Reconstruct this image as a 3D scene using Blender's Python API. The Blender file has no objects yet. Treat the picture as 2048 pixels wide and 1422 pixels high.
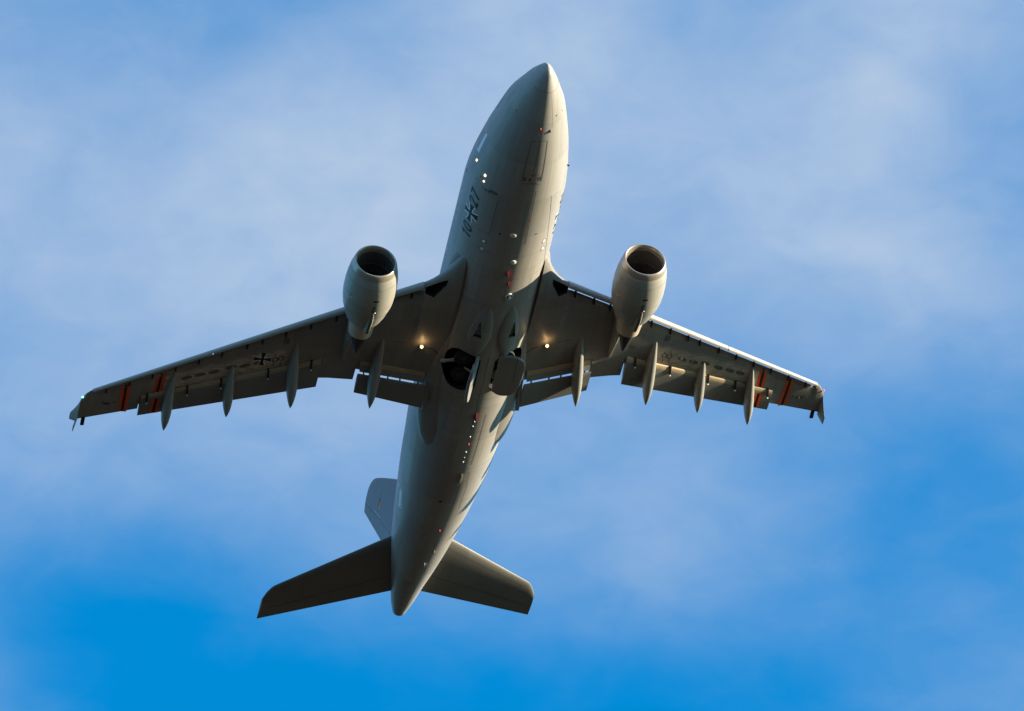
import bpy, bmesh, math, random
from mathutils import Vector, Matrix
import numpy as np

R = math.radians
random.seed(5)
scene = bpy.context.scene
COL = scene.collection

# ------------------------------------------------------------------ camera, sky, sun, exposure
ELEV = R(33.0)                              # the lens looks up 33 degrees
cam_d = bpy.data.cameras.new('camera')
cam = bpy.data.objects.new('camera', cam_d)
COL.objects.link(cam)
cam.location = (0, 0, 1.7)
cam.rotation_euler = (R(90) + ELEV, 0, 0)
cam_d.sensor_width = 36.0
cam_d.lens = 36.0 * 20987.0 / 2048.0        # long telephoto
cam_d.clip_start = 1.0
cam_d.clip_end = 200000.0
scene.camera = cam

SUN_FWD, SUN_UP = 70.0, 3.6                 # sun direction in the aircraft's own axes (degrees)
PLANE_ROT = Matrix(((0.18046662, 0.96349557, -0.19775762),
                    (-0.95399110, 0.22040874, 0.20327559),
                    (0.23944264, 0.15197455, 0.95894262)))
PLANE_LOC = Vector((-2.32187, 495.97369, 321.97631 + 1.7))
_t, _e = R(SUN_FWD), R(SUN_UP)
sun_dir = (PLANE_ROT @ Vector((math.cos(_t), math.sin(_t) * math.cos(_e), math.sin(_t) * math.sin(_e)))).normalized()
sun_elev = math.asin(sun_dir.z)
sun_rot = math.atan2(sun_dir.x, sun_dir.y)

sun_d = bpy.data.lights.new('sun', 'SUN')
sun_d.energy = 5.0
sun_d.angle = R(0.53)
sun_d.color = (1.0, 0.85, 0.60)
sun = bpy.data.objects.new('sun', sun_d)
COL.objects.link(sun)
sun.rotation_mode = 'QUATERNION'
sun.rotation_quaternion = sun_dir.to_track_quat('Z', 'Y')
sun.location = (0, 0, 50)

scene.view_settings.view_transform = 'Standard'
scene.view_settings.look = 'None'
scene.view_settings.exposure = 1.35
scene.view_settings.gamma = 1.0
scene.view_settings.use_curve_mapping = False
scene.cycles.max_bounces = 6


class NT:
    """small helper round a node tree"""
    def __init__(s, tree):
        s.t = tree; s.n = tree.nodes; s.l = tree.links
        s.n.clear()

    def put(s, sock, v):
        if isinstance(v, bpy.types.NodeSocket):
            s.l.new(v, sock)
        elif v is not None:
            sock.default_value = v

    def node(s, typ, ins=None, **kw):
        n = s.n.new(typ)
        for k, v in kw.items():
            setattr(n, k, v)
        for k, v in (ins or {}).items():
            s.put(n.inputs[k], v)
        return n

    def math(s, op, a, b=None, c=None, clamp=False):
        n = s.n.new('ShaderNodeMath'); n.operation = op; n.use_clamp = clamp
        s.put(n.inputs[0], a); s.put(n.inputs[1], b)
        if c is not None: s.put(n.inputs[2], c)
        return n.outputs[0]

    def vmath(s, op, a, b=None, out=0):
        n = s.n.new('ShaderNodeVectorMath'); n.operation = op
        s.put(n.inputs[0], a)
        if b is not None: s.put(n.inputs[1], b)
        return n.outputs[out]

    def ramp(s, fac, stops, interp='LINEAR'):
        n = s.n.new('ShaderNodeValToRGB'); n.color_ramp.interpolation = interp
        els = n.color_ramp.elements
        while len(els) < len(stops): els.new(0.5)
        for e, (p, c) in zip(els, stops):
            e.position = p; e.color = (*c, 1) if len(c) == 3 else c
        s.put(n.inputs[0], fac)
        return n.outputs[0]

    def mix(s, fac, a, b, blend='MIX'):
        n = s.n.new('ShaderNodeMix'); n.data_type = 'RGBA'; n.blend_type = blend
        s.put(n.inputs[0], fac); s.put(n.inputs[6], a); s.put(n.inputs[7], b)
        return n.outputs[2]

    def noise(s, vec, scale, detail=4, rough=0.55, dist=0.0):
        n = s.n.new('ShaderNodeTexNoise')
        s.put(n.inputs['Vector'], vec)
        n.inputs['Scale'].default_value = scale; n.inputs['Detail'].default_value = detail
        n.inputs['Roughness'].default_value = rough; n.inputs['Distortion'].default_value = dist
        return n


# sky: Nishita blue behind a deck of soft, wind-drawn cloud banks.  The banks are placed on the deck
# (a level sheet high overhead: position = direction / height), so they stay put when the camera moves.
world = bpy.data.worlds.new('World')
scene.world = world
world.use_nodes = True
W = NT(world.node_tree)
geo = W.node('ShaderNodeTexCoord').outputs['Generated']
sky = W.node('ShaderNodeTexSky', sky_type='NISHITA')
sky.sun_disc = False
sky.sun_elevation = sun_elev
sky.sun_rotation = sun_rot
sky.air_density = 1.0; sky.dust_density = 0.6; sky.ozone_density = 2.0
sep = W.node('ShaderNodeSeparateXYZ', {0: geo})
zz = W.math('MAXIMUM', sep.outputs[2], 0.06)
deck_x = W.math('DIVIDE', W.math('DIVIDE', sep.outputs[0], zz), 0.0895)
deck_y = W.math('DIVIDE', W.math('SUBTRACT', W.math('DIVIDE', sep.outputs[1], zz), 1.0 / math.tan(ELEV)), 0.115)
deck = W.node('ShaderNodeCombineXYZ', {0: deck_x, 1: deck_y, 2: 0.0}).outputs[0]
# fibrous drift, drawn out along one wind direction
rotd = W.node('ShaderNodeMapping', {0: deck}); rotd.inputs['Rotation'].default_value = (0, 0, R(30)); rotd.inputs['Scale'].default_value = (0.75, 1.15, 1)
warp = W.noise(rotd.outputs[0], 1.3, 3, 0.5)
warped = W.vmath('ADD', deck, W.vmath('MULTIPLY', W.vmath('SUBTRACT', warp.outputs['Color'], (0.5, 0.5, 0.5)), (0.30, 0.26, 0.0)))
BANKS = [(-1.02, -0.95, 0.004), (-0.73, -0.95, 0.002), (-0.44, -0.95, -0.053), (-0.15, -0.95, 0.033), (0.15, -0.95, 0.366), (0.44, -0.95, -0.314),
         (0.73, -0.95, 0.433), (1.02, -0.95, 0.032), (-1.02, -0.55, 0.339), (-0.73, -0.55, -0.03), (-0.44, -0.55, 0.225), (-0.15, -0.55, 0.119),
         (0.15, -0.55, 0.13), (0.44, -0.55, 0.019), (0.73, -0.55, 0.305), (1.02, -0.55, -0.257), (-1.02, -0.15, 0.019), (-0.73, -0.15, 0.104),
         (-0.44, -0.15, 0.164), (-0.15, -0.15, 0.094), (0.15, -0.15, 0.078), (0.44, -0.15, -0.016), (0.73, -0.15, 0.157), (1.02, -0.15, 0.218),
         (-1.02, 0.25, 0.246), (-0.73, 0.25, 0.048), (-0.44, 0.25, 0.056), (-0.15, 0.25, 0.036), (0.15, 0.25, 0.077), (0.44, 0.25, 0.02),
         (0.73, 0.25, -0.034), (1.02, 0.25, -0.134), (-1.02, 0.65, -0.095), (-0.73, 0.65, -0.264), (-0.44, 0.65, 0.162), (-0.15, 0.65, 0.001),
         (0.15, 0.65, 0.057), (0.44, 0.65, 0.253), (0.73, 0.65, -0.174), (1.02, 0.65, 0.038), (-1.02, 1.05, 0.233), (-0.73, 1.05, -0.462),
         (-0.44, 1.05, -0.054), (-0.15, 1.05, -0.243), (0.15, 1.05, -0.14), (0.44, 1.05, -0.344), (0.73, 1.05, 0.027), (1.02, 1.05, 0.013)]
far = W.math('MULTIPLY', W.math('SUBTRACT', W.vmath('LENGTH', deck, out=1), 1.9, clamp=True), 0.22)   # unseen cloud added outside the view to neutralise the blue sky fill
dens = W.math('ADD', far, 0.412)
for bx, by, amp in BANKS:
    dist = W.vmath('DISTANCE', warped, (bx, by, 0.0), out=1)
    g = W.math('EXPONENT', W.math('MULTIPLY', W.math('MULTIPLY', dist, dist), -1.0 / (2 * 0.27 ** 2)))
    dens = W.math('MULTIPLY_ADD', g, amp, dens)
fib = W.noise(rotd.outputs[0], 2.6, 6, 0.50, 0.5)
fib2 = W.noise(deck, 0.9, 4, 0.5)
fib3 = W.noise(deck, 5.5, 6, 0.56, 0.5)
dens = W.math('ADD', dens, W.math('MULTIPLY', W.math('SUBTRACT', fib.outputs[0], 0.5), 0.34))
dens = W.math('ADD', dens, W.math('MULTIPLY', W.math('SUBTRACT', fib3.outputs[0], 0.5), 0.28))
dens = W.math('ADD', dens, W.math('MULTIPLY', W.math('SUBTRACT', fib2.outputs[0], 0.5), 0.18), clamp=True)
blue = W.mix(1.0, sky.outputs[0], (0.0, 0.84, 1.29, 1), 'MULTIPLY')   # deep clear air between the banks
cloud_col = (1.95, 2.52, 3.38, 1)
skycol = W.mix(W.math('POWER', W.math('MULTIPLY', dens, 1.08, clamp=True), 1.78), blue, cloud_col)
bg = W.node('ShaderNodeBackground', {'Color': skycol, 'Strength': 0.0895})
wo = W.node('ShaderNodeOutputWorld', {0: bg.outputs[0]})


# ------------------------------------------------------------------ materials
def new_mat(name):
    m = bpy.data.materials.new(name); m.use_nodes = True
    return m, NT(m.node_tree)


def finish(N, col, rough=0.45, metal=0.0, bump=None, spec=0.38, emit=None, estr=0.0, coat=0.0):
    b = N.node('ShaderNodeBsdfPrincipled')
    N.put(b.inputs['Base Color'], col); N.put(b.inputs['Roughness'], rough); N.put(b.inputs['Metallic'], metal)
    N.put(b.inputs['Specular IOR Level'], spec)
    if coat: b.inputs['Coat Weight'].default_value = coat
    if emit is not None:
        N.put(b.inputs['Emission Color'], emit); b.inputs['Emission Strength'].default_value = estr
    if bump is not None:
        N.put(b.inputs['Normal'], bump)
    N.node('ShaderNodeOutputMaterial', {0: b.outputs[0]})


def plain(name, col, rough=0.5, metal=0.0, vary=0.12, emit=None, estr=0.0, spec=0.4):
    m, N = new_mat(name)
    co = N.node('ShaderNodeTexCoord').outputs['Object']
    n = N.noise(co, 1.7, 5, 0.6)
    k = N.math('MULTIPLY_ADD', n.outputs[0], 2 * vary, 1 - vary)
    c = N.mix(1.0, (*col, 1), N.node('ShaderNodeCombineColor', {0: k, 1: k, 2: k}).outputs[0], 'MULTIPLY')
    r = N.math('MULTIPLY_ADD', n.outputs[0], 0.2, rough - 0.1)
    finish(N, c, r, metal, emit=emit, estr=estr, spec=spec)
    return m


def paint(name, col, dirt=(0.16, 0.13, 0.10), dirt_amt=0.35, rough=0.42, seam_x=0.0, seam_ang=0, patches=False, seam_k=0.55):
    """weathered aircraft paint: panels of slightly different tone, fine joints, streaks blown along the airflow"""
    m, N = new_mat(name)
    co = N.node('ShaderNodeTexCoord').outputs['Object']
    xyz = N.node('ShaderNodeSeparateXYZ', {0: co})
    x, y, z = xyz.outputs
    big = N.noise(co, 0.35, 4, 0.6)
    mp = N.node('ShaderNodeMapping', {0: co}); mp.inputs['Scale'].default_value = (0.22, 3.2, 3.2)
    streak = N.noise(mp.outputs[0], 1.0, 6, 0.65)
    fine = N.noise(co, 6.0, 4, 0.6)
    d = N.math('MULTIPLY', N.math('SUBTRACT', streak.outputs[0], 0.42), 2.6, clamp=True)
    d = N.math('MULTIPLY', d, N.math('MULTIPLY_ADD', big.outputs[0], 1.6, -0.25, clamp=True))
    d = N.math('MULTIPLY', d, dirt_amt)
    tone = N.math('MULTIPLY_ADD', fine.outputs[0], 0.10, 0.95)
    if seam_x:
        v = N.math('DIVIDE', N.math('ADD', x, 200.0), seam_x)
        fx = N.math('FLOOR', v)
        if seam_ang:
            u = N.math('MULTIPLY', N.math('ARCTAN2', y, N.math('MULTIPLY', z, -1.0)), seam_ang / (2 * math.pi))
        else:
            u = N.math('DIVIDE', N.math('ADD', y, 200.0), 1.9)
        u = N.math('ADD', u, N.math('MULTIPLY', N.math('MODULO', fx, 2.0), 0.37))
        fu = N.math('FLOOR', u)
        wn = N.node('ShaderNodeTexWhiteNoise', {0: N.node('ShaderNodeCombineXYZ', {0: fx, 1: fu, 2: 1.3}).outputs[0]}, noise_dimensions='3D')
        tone = N.math('MULTIPLY', tone, N.math('MULTIPLY_ADD', wn.outputs[0], 0.15, 0.925))
        def line(t, w):
            fr = N.math('FRACT', t)
            dd = N.math('MINIMUM', fr, N.math('SUBTRACT', 1.0, fr))
            return N.math('LESS_THAN', dd, w)
        ln = N.math('MAXIMUM', line(v, 0.008 / seam_x * 1.0), line(u, 0.006))
        tone = N.math('MULTIPLY', tone, N.math('MULTIPLY_ADD', ln, -seam_k, 1.0))
    k = N.node('ShaderNodeCombineColor', {0: tone, 1: tone, 2: tone}).outputs[0]
    c = N.mix(1.0, (*col, 1), k, 'MULTIPLY')
    c = N.mix(d, c, (*dirt, 1))
    if patches:
        # chalky worn area round the tank panels of the outer wing (a stain of its own shape)
        ay = N.math('ABSOLUTE', y)
        mid = N.math('MULTIPLY_ADD', ay, -0.405, 4.95)        # local x of the row of panels
        mid = N.math('ADD', mid, 0.0)
        dx = N.math('ABSOLUTE', N.math('SUBTRACT', x, mid))
        edge = N.noise(co, 1.6, 4, 0.6)
        inx = N.math('MULTIPLY', N.math('SUBTRACT', N.math('MULTIPLY_ADD', edge.outputs[0], 0.9, 0.35), dx), 3.0, clamp=True)
        y0 = N.math('MULTIPLY', N.math('SUBTRACT', ay, 10.6), 2.0, clamp=True)
        y1 = N.math('MULTIPLY', N.math('SUBTRACT', 18.3, ay), 1.0, clamp=True)
        ms = N.math('MULTIPLY', inx, N.math('MULTIPLY', y0, y1))
        st = N.node('ShaderNodeMapping', {0: co}); st.inputs['Scale'].default_value = (5.0, 0.7, 1); st.inputs['Rotation'].default_value = (0, 0, R(0))
        sn = N.noise(st.outputs[0], 1.6, 5, 0.7)
        ms = N.math('MULTIPLY', ms, N.math('MULTIPLY', N.math('SUBTRACT', sn.outputs[0], 0.30), 3.6, clamp=True))
        c = N.mix(N.math('MULTIPLY', ms, 0.85), c, (0.62, 0.50, 0.38, 1))
    r = N.math('MULTIPLY_ADD', streak.outputs[0], 0.22, rough - 0.1)
    bmp = N.node('ShaderNodeBump', {'Strength': 0.06, 'Distance': 0.02, 'Height': fine.outputs[0]})
    finish(N, c, r, 0.0, bump=bmp.outputs[0])
    return m


M = {}
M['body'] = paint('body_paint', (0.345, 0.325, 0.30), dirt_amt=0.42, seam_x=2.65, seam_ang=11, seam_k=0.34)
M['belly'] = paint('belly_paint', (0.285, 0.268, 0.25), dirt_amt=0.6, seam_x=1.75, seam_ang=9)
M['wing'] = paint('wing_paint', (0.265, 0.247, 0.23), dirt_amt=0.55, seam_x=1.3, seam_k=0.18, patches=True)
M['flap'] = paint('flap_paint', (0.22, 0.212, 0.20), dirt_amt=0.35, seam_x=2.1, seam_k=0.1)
M['slat'] = paint('slat_paint', (0.40, 0.385, 0.35), dirt_amt=0.15, rough=0.3)
M['fairing'] = paint('fairing_paint', (0.28, 0.27, 0.245), dirt_amt=0.35)
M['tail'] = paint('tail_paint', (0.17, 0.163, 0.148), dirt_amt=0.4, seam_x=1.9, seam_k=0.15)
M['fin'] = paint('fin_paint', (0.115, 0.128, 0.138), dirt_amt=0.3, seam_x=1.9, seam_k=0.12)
M['cowl'] = paint('cowl_paint', (0.375, 0.36, 0.318), dirt_amt=0.3, rough=0.34, seam_x=1.55, seam_ang=0, seam_k=0.0)
M['lip'] = plain('bare_aluminium', (0.46, 0.40, 0.34), 0.34, 0.55, 0.15)
M['nozzle'] = plain('heat_stained_metal', (0.60, 0.48, 0.36), 0.45, 0.15, 0.35)
M['plug'] = plain('burnt_metal', (0.07, 0.065, 0.06), 0.5, 0.6, 0.3)
M['liner'] = plain('inlet_liner', (0.095, 0.085, 0.082), 0.6, 0.0, 0.2)
M['blade'] = plain('fan_blade_titanium', (0.10, 0.10, 0.11), 0.4, 0.6, 0.2)
M['tan'] = plain('primer_tan', (0.40, 0.30, 0.185), 0.55, 0.0, 0.2)
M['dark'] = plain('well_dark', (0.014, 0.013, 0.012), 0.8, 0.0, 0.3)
M['seam'] = plain('joint_dark', (0.06, 0.057, 0.053), 0.7, 0.0, 0.2)
M['softseam'] = plain('joint_grey', (0.18, 0.17, 0.155), 0.6, 0.0, 0.2)
M['stain_shade'] = plain('panel_grime_and_shade', (0.13, 0.12, 0.105), 0.6, 0.0, 0.3)
M['black'] = plain('marking_black', (0.014, 0.016, 0.022), 0.45, 0.0, 0.2)
M['white'] = plain('marking_white', (0.88, 0.87, 0.84), 0.45, 0.0, 0.08)
M['cream'] = plain('cover_white', (0.72, 0.70, 0.63), 0.4, 0.0, 0.1)
M['orange'] = plain('marking_orange', (0.82, 0.10, 0.02), 0.5, 0.0, 0.18)
M['red'] = plain('marking_red', (0.62, 0.03, 0.02), 0.5, 0.0, 0.1)
M['gold'] = plain('marking_gold', (0.8, 0.5, 0.05), 0.5, 0.0, 0.1)
M['rubber'] = plain('tyre_rubber', (0.022, 0.022, 0.022), 0.75, 0.0, 0.2)
M['rim'] = plain('wheel_metal', (0.10, 0.10, 0.11), 0.5, 0.3, 0.2)
M['door_in'] = plain('door_inside_white', (0.48, 0.45, 0.37), 0.5, 0.0, 0.15)
M['glass'] = plain('window_glass', (0.02, 0.025, 0.03), 0.12, 0.0, 0.1)
M['frame'] = plain('door_frame_paint_sheen', (0.80, 0.82, 0.84), 0.35, 0.0, 0.05)
M['lamp'] = plain('landing_lamp_glow', (1, 0.85, 0.6), 0.3, 0, 0.02, emit=(1.0, 0.74, 0.36, 1), estr=1.7)
M['small_lamp'] = plain('position_lamp_glow', (1, 0.85, 0.6), 0.3, 0, 0.02, emit=(1.0, 0.84, 0.55, 1), estr=1.0)
M['nav_green'] = plain('green_lamp_glow', (0.3, 1, 0.8), 0.3, 0, 0.02, emit=(0.25, 1.0, 0.75, 1), estr=1.2)
M['nav_red'] = plain('red_lamp_glow', (1, 0.1, 0.05), 0.3, 0, 0.02, emit=(1.0, 0.06, 0.03, 1), estr=0.7)


# ------------------------------------------------------------------ mesh helpers
# aircraft axes used throughout: s = metres aft of the nose tip, y = metres to port, z = metres up
def P(s, y, z): return Vector((23.0 - s, y, z))


def shade(me, ang=38.0):
    bm = bmesh.new(); bm.from_mesh(me)
    for f in bm.faces: f.smooth = True
    for e in bm.edges:
        if len(e.link_faces) == 2 and e.calc_face_angle(0) > R(ang): e.smooth = False
    bm.to_mesh(me); bm.free()


def link(name, me, mats, parent=None, ang=38.0):
    shade(me, ang)
    if not isinstance(mats, (list, tuple)): mats = [mats]
    if len(me.materials) == 0:
        for m in mats: me.materials.append(m)
    o = bpy.data.objects.new(name, me)
    COL.objects.link(o)
    if parent is not None: o.parent = parent
    return o


class MB:
    def __init__(s): s.v = []; s.f = []; s.m = []

    def face(s, idx, mat=0): s.f.append(tuple(idx)); s.m.append(mat)

    def loft(s, rings, cap0=True, cap1=True, closed=True, mat=0, matf=None, flip=False):
        n = len(rings[0]); b = len(s.v)
        for r in rings: s.v += [tuple(p) for p in r]
        for i in range(len(rings) - 1):
            for j in range(n if closed else n - 1):
                k = (j + 1) % n
                q = (b + i * n + j, b + i * n + k, b + (i + 1) * n + k, b + (i + 1) * n + j)
                s.face(q, matf(i, j) if matf else mat)
        if cap0: s.face([b + j for j in range(n)][::-1], mat)
        if cap1: s.face([b + (len(rings) - 1) * n + j for j in range(n)], mat)
        return s

    def box(s, c, size, rot=None, mat=0):
        b = len(s.v)
        for dx in (-.5, .5):
            for dy in (-.5, .5):
                for dz in (-.5, .5):
                    d = Vector((dx * size[0], dy * size[1], dz * size[2]))
                    if rot is not None: d = rot @ d
                    s.v.append(tuple(Vector(c) + d))
        for q in ((0, 1, 3, 2), (4, 6, 7, 5), (0, 4, 5, 1), (2, 3, 7, 6), (0, 2, 6, 4), (1, 5, 7, 3)):
            s.face([b + i for i in q], mat)
        return s

    def bar(s, a, b_, w, h=None, mat=0):
        a = Vector(a); b_ = Vector(b_); d = b_ - a
        q = d.to_track_quat('X', 'Z').to_matrix()
        return s.box((a + b_) / 2, (d.length, w, h or w), q, mat)

    def tube(s, a, b_, r0, r1=None, n=14, mat=0, caps=True):
        a = Vector(a); b_ = Vector(b_); r1 = r0 if r1 is None else r1
        q = (b_ - a).to_track_quat('Z', 'Y').to_matrix()
        rings = [[c + q @ Vector((r * math.cos(2 * math.pi * j / n), r * math.sin(2 * math.pi * j / n), 0)) for j in range(n)]
                 for c, r in ((a, r0), (b_, r1))]
        return s.loft(rings, caps, caps, mat=mat)

    def dome(s, c, nrm, r, h, n=16, k=5, mat=0):
        q = Vector(nrm).to_track_quat('Z', 'Y').to_matrix(); rings = []
        for i in range(k + 1):
            t = i / k * math.pi / 2
            rr = r * math.cos(t) if i < k else r * 0.04
            rings.append([Vector(c) + q @ Vector((rr * math.cos(2 * math.pi * j / n), rr * math.sin(2 * math.pi * j / n), h * math.sin(t))) for j in range(n)])
        return s.loft(rings, True, True, mat=mat)

    def mesh(s, name, recalc=True):
        me = bpy.data.meshes.new(name)
        me.from_pydata(s.v, [], s.f); me.update()
        for p, m in zip(me.polygons, s.m): p.material_index = m
        if recalc:
            bm = bmesh.new(); bm.from_mesh(me)
            bmesh.ops.recalc_face_normals(bm, faces=bm.faces)
            bm.to_mesh(me); bm.free()
        return me

    def build(s, name, mats, parent=None, ang=38.0, recalc=True):
        return link(name, s.mesh(name, recalc), mats, parent, ang)


def cut(me_mb, mats, cutters):
    """boolean-subtract closed cutters (mesh builders with their own material) from a mesh builder; returns a new mesh"""
    o = bpy.data.objects.new('tmp', me_mb.mesh('tmp')); COL.objects.link(o)
    for m in mats: o.data.materials.append(m)
    tmp = [o]
    for c, cm in cutters:
        k = bpy.data.objects.new('tmpc', c.mesh('tmpc')); COL.objects.link(k); tmp.append(k)
        k.data.materials.append(cm)
        md = o.modifiers.new('b', 'BOOLEAN'); md.object = k; md.operation = 'DIFFERENCE'; md.solver = 'EXACT'
        md.material_mode = 'TRANSFER'
    dg = bpy.context.evaluated_depsgraph_get()
    me = bpy.data.meshes.new_from_object(o.evaluated_get(dg))
    for t in tmp:
        d = t.data; bpy.data.objects.remove(t); bpy.data.meshes.remove(d)
    return me


def pchip(xs, ys):
    xs = np.array(xs, float); ys = np.array(ys, float)
    h = np.diff(xs); dl = np.diff(ys) / h; m = np.zeros_like(ys); m[0] = dl[0]; m[-1] = dl[-1]
    for i in range(1, len(xs) - 1):
        if dl[i - 1] * dl[i] > 0:
            w1 = 2 * h[i] + h[i - 1]; w2 = h[i] + 2 * h[i - 1]
            m[i] = (w1 + w2) / (w1 / dl[i - 1] + w2 / dl[i])
    def f(x):
        x = min(max(x, xs[0]), xs[-1])
        i = int(np.clip(np.searchsorted(xs, x) - 1, 0, len(h) - 1)); t = (x - xs[i]) / h[i]
        return float((2 * t**3 - 3 * t**2 + 1) * ys[i] + (t**3 - 2 * t**2 + t) * h[i] * m[i] + (-2 * t**3 + 3 * t**2) * ys[i + 1] + (t**3 - t**2) * h[i] * m[i + 1])
    return f


# ------------------------------------------------------------------ fuselage shape
FS = [0, .12, .3, .7, 1.2, 1.9, 2.5, 3.2, 3.9, 4.7, 5.6, 6.5, 7.8, 9.4, 12, 20, 27, 29, 31, 33, 35, 37, 39, 41, 42.5, 43.7, 44.5, 44.9, 45.0]
FT = [-.76, -.48, -.27, .07, .46, .86, 1.2, 1.54, 1.78, 2.0, 2.24, 2.43, 2.66, 2.82, 2.82, 2.82, 2.82, 2.79, 2.75, 2.70, 2.65, 2.58, 2.47, 2.33, 2.19, 2.02, 1.86, 1.74, 1.5]
FB = [-.76, -1.09, -1.30, -1.53, -1.76, -1.98, -2.15, -2.32, -2.47, -2.61, -2.72, -2.78, -2.82, -2.82, -2.82, -2.82, -2.80, -2.72, -2.45, -2.06, -1.61, -1.11, -.6, -.02, .44, .79, 1.03, 1.16, 1.36]
FH = [0, .17, .32, .55, .82, 1.14, 1.42, 1.66, 1.86, 2.07, 2.29, 2.46, 2.68, 2.82, 2.82, 2.82, 2.80, 2.68, 2.54, 2.34, 2.12, 1.87, 1.57, 1.21, .91, .69, .47, .32, .08]
fT, fB, fH = pchip(FS, FT), pchip(FS, FB), pchip(FS, FH)


def fus(s, a):
    """fuselage point; a in degrees from straight down towards port"""
    t, b, h = fT(s), fB(s), fH(s)
    return P(s, h * math.sin(R(a)), (t + b) / 2 - (t - b) / 2 * math.cos(R(a)))


def fus_n(s, a):
    d1 = fus(min(s + .05, 44.98), a) - fus(max(s - .05, 0.02), a); d2 = fus(s, a + 1) - fus(s, a - 1)
    n = d1.cross(d2).normalized()
    c = fus(s, a); ctr = P(s, 0, (fT(s) + fB(s)) / 2)
    return n if n.dot(c - ctr) > 0 else -n


def fsurf(u, v, off=0.006):
    """(u = s, v = arc metres around a 2.82 m barrel from the keel towards port)"""
    a = math.degrees(v / 2.82)
    return fus(u, a) + fus_n(u, a) * off


ARC = lambda a: R(a) * 2.82


def sheet(mb, polys, surf, mat=0, grid=0.22):
    """lay flat polygons, given in a surface's own 2-D metres, onto that surface as thin markings"""
    for poly in polys:
        bm = bmesh.new()
        vs = [bm.verts.new((p[0], p[1], 0)) for p in poly]
        bm.faces.new(vs)
        for ax in (0, 1):
            lo = min(p[ax] for p in poly); hi = max(p[ax] for p in poly)
            n = int((hi - lo) / grid)
            for i in range(1, n + 1):
                co = [0, 0, 0]; co[ax] = lo + (hi - lo) * i / (n + 1); no = [0, 0, 0]; no[ax] = 1
                bmesh.ops.bisect_plane(bm, geom=bm.verts[:] + bm.edges[:] + bm.faces[:], plane_co=co, plane_no=no)
        bmesh.ops.triangulate(bm, faces=[f for f in bm.faces if len(f.verts) > 4])
        b = len(mb.v); bm.verts.index_update()
        for v in bm.verts: mb.v.append(tuple(surf(v.co.x, v.co.y)))
        for f in bm.faces: mb.face([b + v.index for v in f.verts], mat)
        bm.free()
    return mb


def stroke(pts, w, closed=False):
    """quads of one mitred stroke along a 2-D polyline (never overlapping)"""
    pts = [Vector(p) for p in pts]; n = len(pts); L = []; Rr = []
    for i, p in enumerate(pts):
        a = pts[i - 1] if (i > 0 or closed) else None
        b = pts[(i + 1) % n] if (i < n - 1 or closed) else None
        d0 = (p - a).normalized() if a is not None else (b - p).normalized()
        d1 = (b - p).normalized() if b is not None else d0
        t = (d0 + d1).normalized(); nn = Vector((-t.y, t.x)); k = 1 / max(0.45, nn.dot(Vector((-d0.y, d0.x))))
        L.append(p + nn * w / 2 * k); Rr.append(p - nn * w / 2 * k)
    out = []
    for i in range(n if closed else n - 1):
        j = (i + 1) % n
        out.append([L[i], L[j], Rr[j], Rr[i]])
    return out


def ring2d(c, r0, r1, n=20, rx=1.0, ry=1.0):
    out = []
    for i in range(n):
        a, b = 2 * math.pi * i / n, 2 * math.pi * (i + 1) / n
        f = lambda t, r: Vector((c[0] + r * rx * math.cos(t), c[1] + r * ry * math.sin(t)))
        out.append([f(a, r0), f(b, r0), f(b, r1), f(a, r1)])
    return out


def disc2d(c, rx, ry, n=18): return [[Vector((c[0] + rx * math.cos(2 * math.pi * i / n), c[1] + ry * math.sin(2 * math.pi * i / n))) for i in range(n)]]


def rect2d(u0, v0, u1, v1): return [[(u0, v0), (u1, v0), (u1, v1), (u0, v1)]]


# ------------------------------------------------------------------ the ground far below (it throws the warm light up under the aircraft)
gm, N = new_mat('dark_unseen_ground')  # unseen ground, colours set very dark to hold back bounce on the belly
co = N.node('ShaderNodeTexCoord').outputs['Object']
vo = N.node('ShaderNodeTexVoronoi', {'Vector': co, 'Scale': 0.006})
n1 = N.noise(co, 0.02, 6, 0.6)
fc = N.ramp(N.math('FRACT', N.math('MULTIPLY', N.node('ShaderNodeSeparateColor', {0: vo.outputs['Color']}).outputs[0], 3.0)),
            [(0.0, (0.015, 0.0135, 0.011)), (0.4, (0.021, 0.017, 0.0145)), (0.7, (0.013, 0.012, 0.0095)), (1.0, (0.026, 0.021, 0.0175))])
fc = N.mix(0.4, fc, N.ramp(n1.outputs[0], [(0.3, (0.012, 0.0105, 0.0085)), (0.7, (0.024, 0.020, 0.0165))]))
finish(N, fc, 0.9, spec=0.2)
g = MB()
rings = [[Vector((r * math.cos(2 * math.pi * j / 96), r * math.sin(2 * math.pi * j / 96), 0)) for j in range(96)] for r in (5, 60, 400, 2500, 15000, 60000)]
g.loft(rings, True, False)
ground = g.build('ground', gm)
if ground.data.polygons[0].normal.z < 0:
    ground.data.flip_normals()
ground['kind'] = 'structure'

# ------------------------------------------------------------------ the aeroplane
air = bpy.data.objects.new('jet_airliner', None)
COL.objects.link(air)
air.empty_display_size = 4
air.rotation_mode = 'QUATERNION'
air.location = PLANE_LOC
air.rotation_quaternion = PLANE_ROT.to_quaternion()
air['label'] = 'grey twin engined military jet airliner overhead with flaps lowered, numbered 10 27'
air['category'] = 'aeroplane'

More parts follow.
